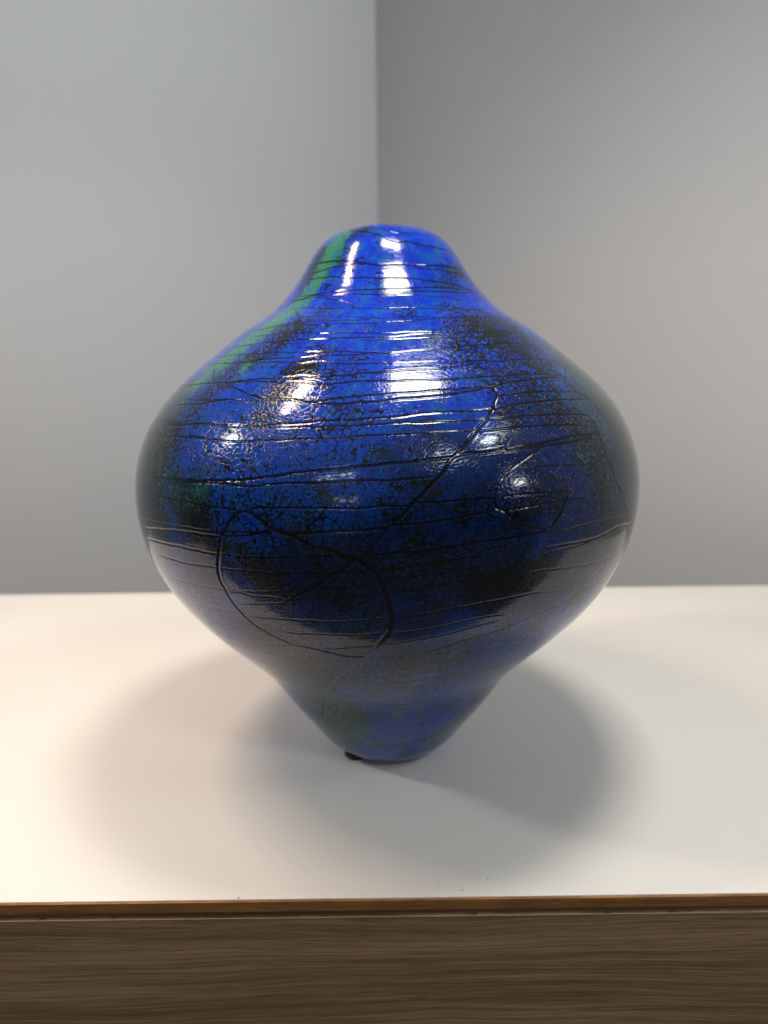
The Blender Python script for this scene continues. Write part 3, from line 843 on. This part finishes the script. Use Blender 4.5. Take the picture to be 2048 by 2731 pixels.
depth = np.zeros((NR, NC)); ink = np.zeros((NR, NC))
rowz = fine[:, 1]; rowr = fine[:, 0]
rows_idx = np.arange(nf) + nb
arc = np.concatenate([[0], np.cumsum(np.linalg.norm(np.diff(fine, axis=0), axis=1))])
best = np.full((NR, NC), 9.0)       # distance to the nearest groove over its own width
wmap = np.zeros((NR, NC))

def stamp(pts, w):
    """pts: list of (angle, height); w: relative width"""
    P = np.array(pts)
    # catmull-rom refinement
    Q = np.vstack([2 * P[0] - P[1], P, 2 * P[-1] - P[-2]])
    out = []
    for i in range(len(P) - 1):
        a, b_, c_, d_ = Q[i:i + 4]
        for t in np.linspace(0, 1, 6, endpoint=False):
            out.append((2 * b_ + (c_ - a) * t + (2 * a - 5 * b_ + 4 * c_ - d_) * t * t + (3 * b_ - a - 3 * c_ + d_) * t ** 3) / 2)
    out.append(P[-1])
    P = np.array(out)
    jit = np.random.RandomState(int(abs(P[0, 1]) * 1e6) % 99999)
    nj = jit.normal(0, 1, len(P)); nj = np.convolve(nj, [.25, .5, .25], 'same')
    P[:, 1] += nj * 0.00013
    W = 0.00026 * w ** 0.95
    endw = len(P)
    for i in range(len(P) - 1):
        (t0, z0), (t1, z1) = P[i], P[i + 1]
        s0, s1 = np.interp([z0, z1], rowz, arc)
        rm = np.interp((z0 + z1) / 2, rowz, rowr)
        lim = W * 4.5
        j0, j1 = np.searchsorted(arc, [min(s0, s1) - lim, max(s0, s1) + lim])
        if j1 <= j0: continue
        ta, tb = min(t0, t1) - lim / max(rm, .01), max(t0, t1) + lim / max(rm, .01)
        ci = np.where((cols >= ta) & (cols <= tb))[0]
        if len(ci) == 0: continue
        S_ = arc[j0:j1][:, None]; T_ = cols[ci][None, :]
        X = (T_ - t0) * rm; Y = S_ - s0
        dx, dy = (t1 - t0) * rm, s1 - s0
        L2 = dx * dx + dy * dy + 1e-12
        u = np.clip((X * dx + Y * dy) / L2, 0, 1)
        d = np.hypot(X - u * dx, Y - u * dy)
        g = (i + u) / endw
        taper = 0.55 + 0.45 * np.clip(np.minimum(g, 1 - g) * 9, 0, 1)
        q = d / (W * taper)
        sl = (slice(nb + j0, nb + j1), slice(ci[0], ci[-1] + 1))
        m_ = q < best[sl]
        best[sl] = np.where(m_, q, best[sl])
        wmap[sl] = np.where(m_, w, wmap[sl])

for line in GROOVES.strip().split('\n'):
    w, rest = line.split(':')
    pts = [tuple(map(float, q.split(','))) for q in rest.split()]
    stamp(pts, float(w))
# the scoring goes on round the back of the pot
rs = np.random.RandomState(11)
for i in range(46):
    z = 0.012 + 0.316 * (i + rs.uniform(-.3, .3)) / 46
    tt = np.linspace(0.0 - 0.25 * rs.rand(), math.pi + 0.25 * rs.rand(), 12)
    tilt = rs.uniform(-.006, .006)
    pts = [(t, z + tilt * (t - 1.57) / 1.57 + rs.normal(0, .0008)) for t in tt]
    stamp(pts, rs.uniform(1.1, 2.0))
# columns run -1.03pi..0.97pi, so wrap the copies that pass the seam
core = np.exp(-best ** 2)
lip = np.exp(-((best - 2.1) / 0.9) ** 2)
amp = 0.00013 * wmap ** 0.65
depth = -amp * core + 0.2 * amp * lip
ink = np.clip(np.exp(-(best / 1.3) ** 2) * 1.25, 0, 1)

# slow unevenness of a hand-built pot
def wob(f1, f2, ph):
    return np.sin(TH * f1 + ZZ * f2 + ph)
uneven = 0.00016 * (wob(3, 22, .3) + wob(5, -31, 1.7) + .7 * wob(2, 47, 4) + .5 * wob(7, 75, 2.2))
msk = np.zeros((NR, 1)); msk[nb:nb + nf, 0] = np.clip(np.arange(nf) / 60.0, 0, 1)
uneven = uneven * msk

off = depth + uneven
R2 = RR + off * nr_
Z2 = ZZ + off * nz_
# the pot leans a hair to the right at the shoulder, as thrown pots do
X = R2 * np.cos(TH) + 0.0009 * np.exp(-((ZZ - 0.262) / 0.04) ** 2) - 0.0006 * np.exp(-((ZZ - 0.10) / 0.04) ** 2); Y = R2 * np.sin(TH)
co = np.stack([X, Y, Z2], -1).reshape(-1, 3).astype(np.float32)
ii = np.arange(NR - 1)[:, None] * NC; jj = np.arange(NC)[None, :]; j2 = (jj + 1) % NC
quads = np.stack([ii + jj, ii + j2, ii + NC + j2, ii + NC + jj], -1).reshape(-1, 4).astype(np.int32)
me = bpy.data.meshes.new("vase_body")
me.vertices.add(len(co)); me.vertices.foreach_set('co', co.ravel())
me.loops.add(quads.size); me.loops.foreach_set('vertex_index', quads.ravel())
me.polygons.add(len(quads))
me.polygons.foreach_set('loop_start', np.arange(0, quads.size, 4, dtype=np.int32))
me.polygons.foreach_set('use_smooth', np.ones(len(quads), dtype=bool))
me.update(calc_edges=True)

base = np.stack([RR * np.cos(TH), RR * np.sin(TH), ZZ], -1)
zones = {'navy': np.zeros((NR, NC)), 'teal': np.zeros((NR, NC)), 'green': np.zeros((NR, NC)), 'dark': np.zeros((NR, NC)), 'speck': np.zeros((NR, NC)), 'cell': np.zeros((NR, NC))}
for line in ZONES.strip().split('\n'):
    kind, *v = line.split(); x, y, z, r, s = map(float, v)
    r = max(r, 0.002)
    near = np.abs(rows[:, 1] - z) < 2.6 * r
    i0 = np.where(near)[0]
    if len(i0) == 0: continue
    d2 = ((base[i0] - np.array([x, y, z])) ** 2).sum(-1)
    zones[kind][i0] += s * np.exp(-d2 / (r * r) * 1.3)
# the back: the same kinds of patches, scattered
for kind, cnt, s0, s1, r0, r1 in (('dark', 34, .5, 1.1, .012, .03), ('green', 9, .3, .8, .01, .025), ('speck', 16, .4, .9, .015, .03), ('cell', 14, .6, 1, .02, .04), ('navy', 12, .5, 1, .02, .05), ('teal', 10, .5, 1, .015, .035)):
    for _ in range(cnt):
        t = rs.uniform(0.1, math.pi - 0.1); z = rs.uniform(.02, .32); r = rs.uniform(r0, r1); s = rs.uniform(s0, s1)
        rm = np.interp(z, rowz, rowr)
        i0 = np.where(np.abs(rows[:, 1] - z) < 2.6 * r)[0]
        d2 = ((base[i0] - np.array([rm * math.cos(t), rm * math.sin(t), z])) ** 2).sum(-1)
        zones[kind][i0] += s * np.exp(-d2 / (r * r) * 1.3)
zones['groove'] = ink
inner = np.zeros((NR, NC)); inner[nb + nf + 3:] = 1
zones['inside'] = inner
for nm, arr in zones.items():
    a = me.attributes.new(nm, 'FLOAT', 'POINT')
    a.data.foreach_set('value', np.clip(arr, 0, 2).ravel().astype(np.float32))

mt, n, b = new_mat("cobalt_crackle_glaze")
k = NB(n); P = k.coord()
navy, teal_z, green, dark, speck, cell, groove, inside_ = [k.attr(q) for q in ('navy', 'teal', 'green', 'dark', 'speck', 'cell', 'groove', 'inside')]
wp = k.vmath('ADD', P, k.vmath('SCALE', k.noise(P, 260, 3, 0.6, col=True), 0.0016))
flat = k.mapping(wp, (1, 1, 1.25))
def cells(scale):
    # rounded islands: distance to the crack, limited by the distance from the middle of the cell
    ed = k.vor(flat, scale).outputs['Distance']
    ce = k.vor(flat, scale, 'F1').outputs['Distance']
    return k.math('MINIMUM', ed, k.math('MULTIPLY', k.math('SUBTRACT', 0.88, ce), 0.62))
v1 = cells(310)
v2 = cells(520)
sizef = k.step(k.noise(P, 34, 3), 0.46, 0.56)
e1 = k.math('ADD', k.math('MULTIPLY', v1, sizef), k.math('MULTIPLY', v2, k.math('SUBTRACT', 1.0, sizef)))
n_mid = k.noise(P, 60, 5, 0.62)
n_fine = k.noise(P, 700, 4, 0.7)
n_flow = k.noise(k.mapping(P, (1, 1, 0.35)), 150, 4, 0.65)
n_big = k.noise(P, 17, 3, 0.5)
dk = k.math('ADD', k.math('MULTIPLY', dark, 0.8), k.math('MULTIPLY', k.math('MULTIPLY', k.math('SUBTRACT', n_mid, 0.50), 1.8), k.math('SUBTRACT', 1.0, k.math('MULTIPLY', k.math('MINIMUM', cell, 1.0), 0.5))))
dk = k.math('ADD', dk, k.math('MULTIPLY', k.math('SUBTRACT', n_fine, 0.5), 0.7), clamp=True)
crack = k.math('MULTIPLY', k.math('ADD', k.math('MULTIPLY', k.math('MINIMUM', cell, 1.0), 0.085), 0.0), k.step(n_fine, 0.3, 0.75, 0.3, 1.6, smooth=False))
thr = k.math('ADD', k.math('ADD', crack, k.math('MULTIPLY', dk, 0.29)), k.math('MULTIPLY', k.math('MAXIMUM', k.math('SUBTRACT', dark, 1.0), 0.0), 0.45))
blue_mask = k.step(k.math('SUBTRACT', e1, thr), -0.03, 0.02)
n_sand = k.noise(P, 420, 5, 0.75)
e1 = k.math('ADD', e1, k.math('MULTIPLY', k.math('SUBTRACT', n_sand, 0.5), 0.36))
blue_mask = k.step(k.math('SUBTRACT', e1, thr), -0.03, 0.02)
# the blues
zsep = n.nodes.new('ShaderNodeSeparateXYZ'); n.links.new(P, zsep.inputs[0])
hgt = k.step(zsep.outputs[2], 0.19, 0.30)
cob = k.mix(n_big, (0.002, 0.056, 0.28), (0.002, 0.040, 0.33))
viv = k.mix(k.step(n_flow, 0.42, 0.62), (0.002, 0.030, 0.50), (0.003, 0.085, 0.50))
blue = k.mix(hgt, cob, viv)
teal = k.mix(k.step(n_mid, 0.45, 0.6), (0.006, 0.06, 0.13), (0.010, 0.10, 0.22))
blue = k.mix(k.math('MULTIPLY', k.step(n_flow, 0.52, 0.68), 0.45), blue, teal)
blue = k.mix(k.step(n_fine, 0.52, 0.75, 0.0, 0.65), blue, (0.004, 0.02, 0.11))
nv = k.step(k.math('ADD', k.math('MULTIPLY', navy, 0.42), k.math('ADD', k.math('MULTIPLY', n_sand, 0.8), k.math('MULTIPLY', n_mid, 0.5))), 0.74, 1.02)
blue = k.mix(k.math('MULTIPLY', nv, 0.85), blue, (0.003, 0.017, 0.085))
tz = k.step(k.math('ADD', k.math('MULTIPLY', teal_z, 0.45), k.math('ADD', k.math('MULTIPLY', n_sand, 0.6), k.math('MULTIPLY', n_mid, 0.4))), 0.58, 0.9)
tcol = k.mix(k.step(n_sand, 0.40, 0.62), (0.003, 0.014, 0.022), (0.016, 0.075, 0.085))
blue = k.mix(k.math('MULTIPLY', tz, 0.9), blue, tcol)
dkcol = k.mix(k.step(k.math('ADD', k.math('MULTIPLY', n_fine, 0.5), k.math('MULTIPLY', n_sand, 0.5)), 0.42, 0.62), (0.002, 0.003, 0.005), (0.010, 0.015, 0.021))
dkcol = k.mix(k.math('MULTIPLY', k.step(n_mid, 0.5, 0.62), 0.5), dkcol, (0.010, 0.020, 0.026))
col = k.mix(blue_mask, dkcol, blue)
gm = k.step(k.math('ADD', k.math('MULTIPLY', k.math('MINIMUM', green, 1.3), 0.32), k.math('ADD', k.math('MULTIPLY', n_flow, 1.4), k.math('MULTIPLY', n_fine, 1.1))), 1.26, 1.68)
gm = k.math('MULTIPLY', gm, k.step(green, 0.03, 0.3))
gcol = k.mix(k.step(k.math('ADD', n_fine, k.math('MULTIPLY', green, 0.08)), 0.42, 0.66), (0.005, 0.030, 0.030), (0.030, 0.20, 0.10))
col = k.mix(k.math('MULTIPLY', gm, 0.95), col, gcol)
# rust and gold threads in the cracks
v3 = k.vor(k.vmath('ADD', P, k.vmath('SCALE', k.noise(P, 500, 3, 0.7, col=True), 0.0022)), 330).outputs['Distance']
n_sp = k.noise(P, 210, 4, 0.7)
sm_ = k.math('MULTIPLY', k.math('LESS_THAN', v3, 0.035), k.step(k.math('ADD', n_sp, k.math('MULTIPLY', k.math('MINIMUM', speck, 1.3), 0.17)), 0.64, 0.71))
sm_ = k.math('MULTIPLY', sm_, k.step(speck, 0.02, 0.25))
sm_ = k.math('MULTIPLY', sm_, k.step(k.noise(P, 820, 3, 0.7), 0.50, 0.62))
scol = k.mix(k.step(k.noise(P, 38, 2), 0.45, 0.56), (0.36, 0.11, 0.035), (0.32, 0.22, 0.10))
col = k.mix(k.math('MULTIPLY', sm_, 0.85), col, scol)
col = k.mix(k.step(groove, 0.25, 0.8, 0.0, 0.93), col, (0.002, 0.003, 0.005))
col = k.mix(inside_, col, (0.02, 0.02, 0.022))
n.links.new(col, b.inputs['Base Color'])
b.inputs['IOR'].default_value = 1.52
rg = k.math('ADD', 0.022, k.math('MULTIPLY', k.math('SUBTRACT', 1.0, blue_mask), 0.02))
rg = k.math('ADD', rg, k.math('MULTIPLY', sm_, 0.3))
n.links.new(rg, b.inputs['Roughness'])
h = k.math('ADD', k.math('MULTIPLY', k.step(e1, 0.0, 0.12), k.math('ADD', 0.25, k.math('MINIMUM', cell, 1.0))), k.math('MULTIPLY', n_sp, 1.1))
h = k.math('ADD', h, k.math('MULTIPLY', k.math('MULTIPLY', n_fine, k.math('ADD', 0.2, dk)), 0.5))
nrm = k.bump(h, 0.000030, 1.0)
n.links.new(nrm, b.inputs['Normal'])
body = link("body", me, mt, vase)

# black pad showing under the foot
bm = bmesh.new()
ring = []
for (r_, z_) in ((0.0, 0.0), (0.0082, 0.0), (0.0086, 0.0008), (0.0082, 0.0020), (0.007, 0.0025), (0.0, 0.0025)):
    if r_ == 0: ring.append([bm.verts.new((0, 0, z_))]); continue
    ring.append([bm.verts.new((r_ * (1 + .05 * math.sin(3 * a)) * math.cos(a), r_ * .9 * math.sin(a), z_)) for a in np.linspace(0, 2 * math.pi, 28, endpoint=False)])
for a, b2 in zip(ring[:-1], ring[1:]):
    for i in range(28):
        j = (i + 1) % 28
        if len(a) == 1: bm.faces.new((a[0], b2[j], b2[i]))
        elif len(b2) == 1: bm.faces.new((a[i], a[j], b2[0]))
        else: bm.faces.new((a[i], a[j], b2[j], b2[i]))
pm = bpy.data.meshes.new("foot_pad"); bm.to_mesh(pm); bm.free()
mt, n, b = new_mat("black_rubber")
k = NB(n)
n.links.new(k.mix(k.noise(k.coord(), 900, 2), (0.004, 0.004, 0.004), (0.010, 0.010, 0.010)), b.inputs['Base Color'])
b.inputs['Roughness'].default_value = 0.7
pad_ = link("foot_pad", pm, mt, vase, smooth=True)
pad_.location = (-0.0226, -0.0190, 0.0002)
pad_['label'] = "black rubber pad squeezed under the foot"
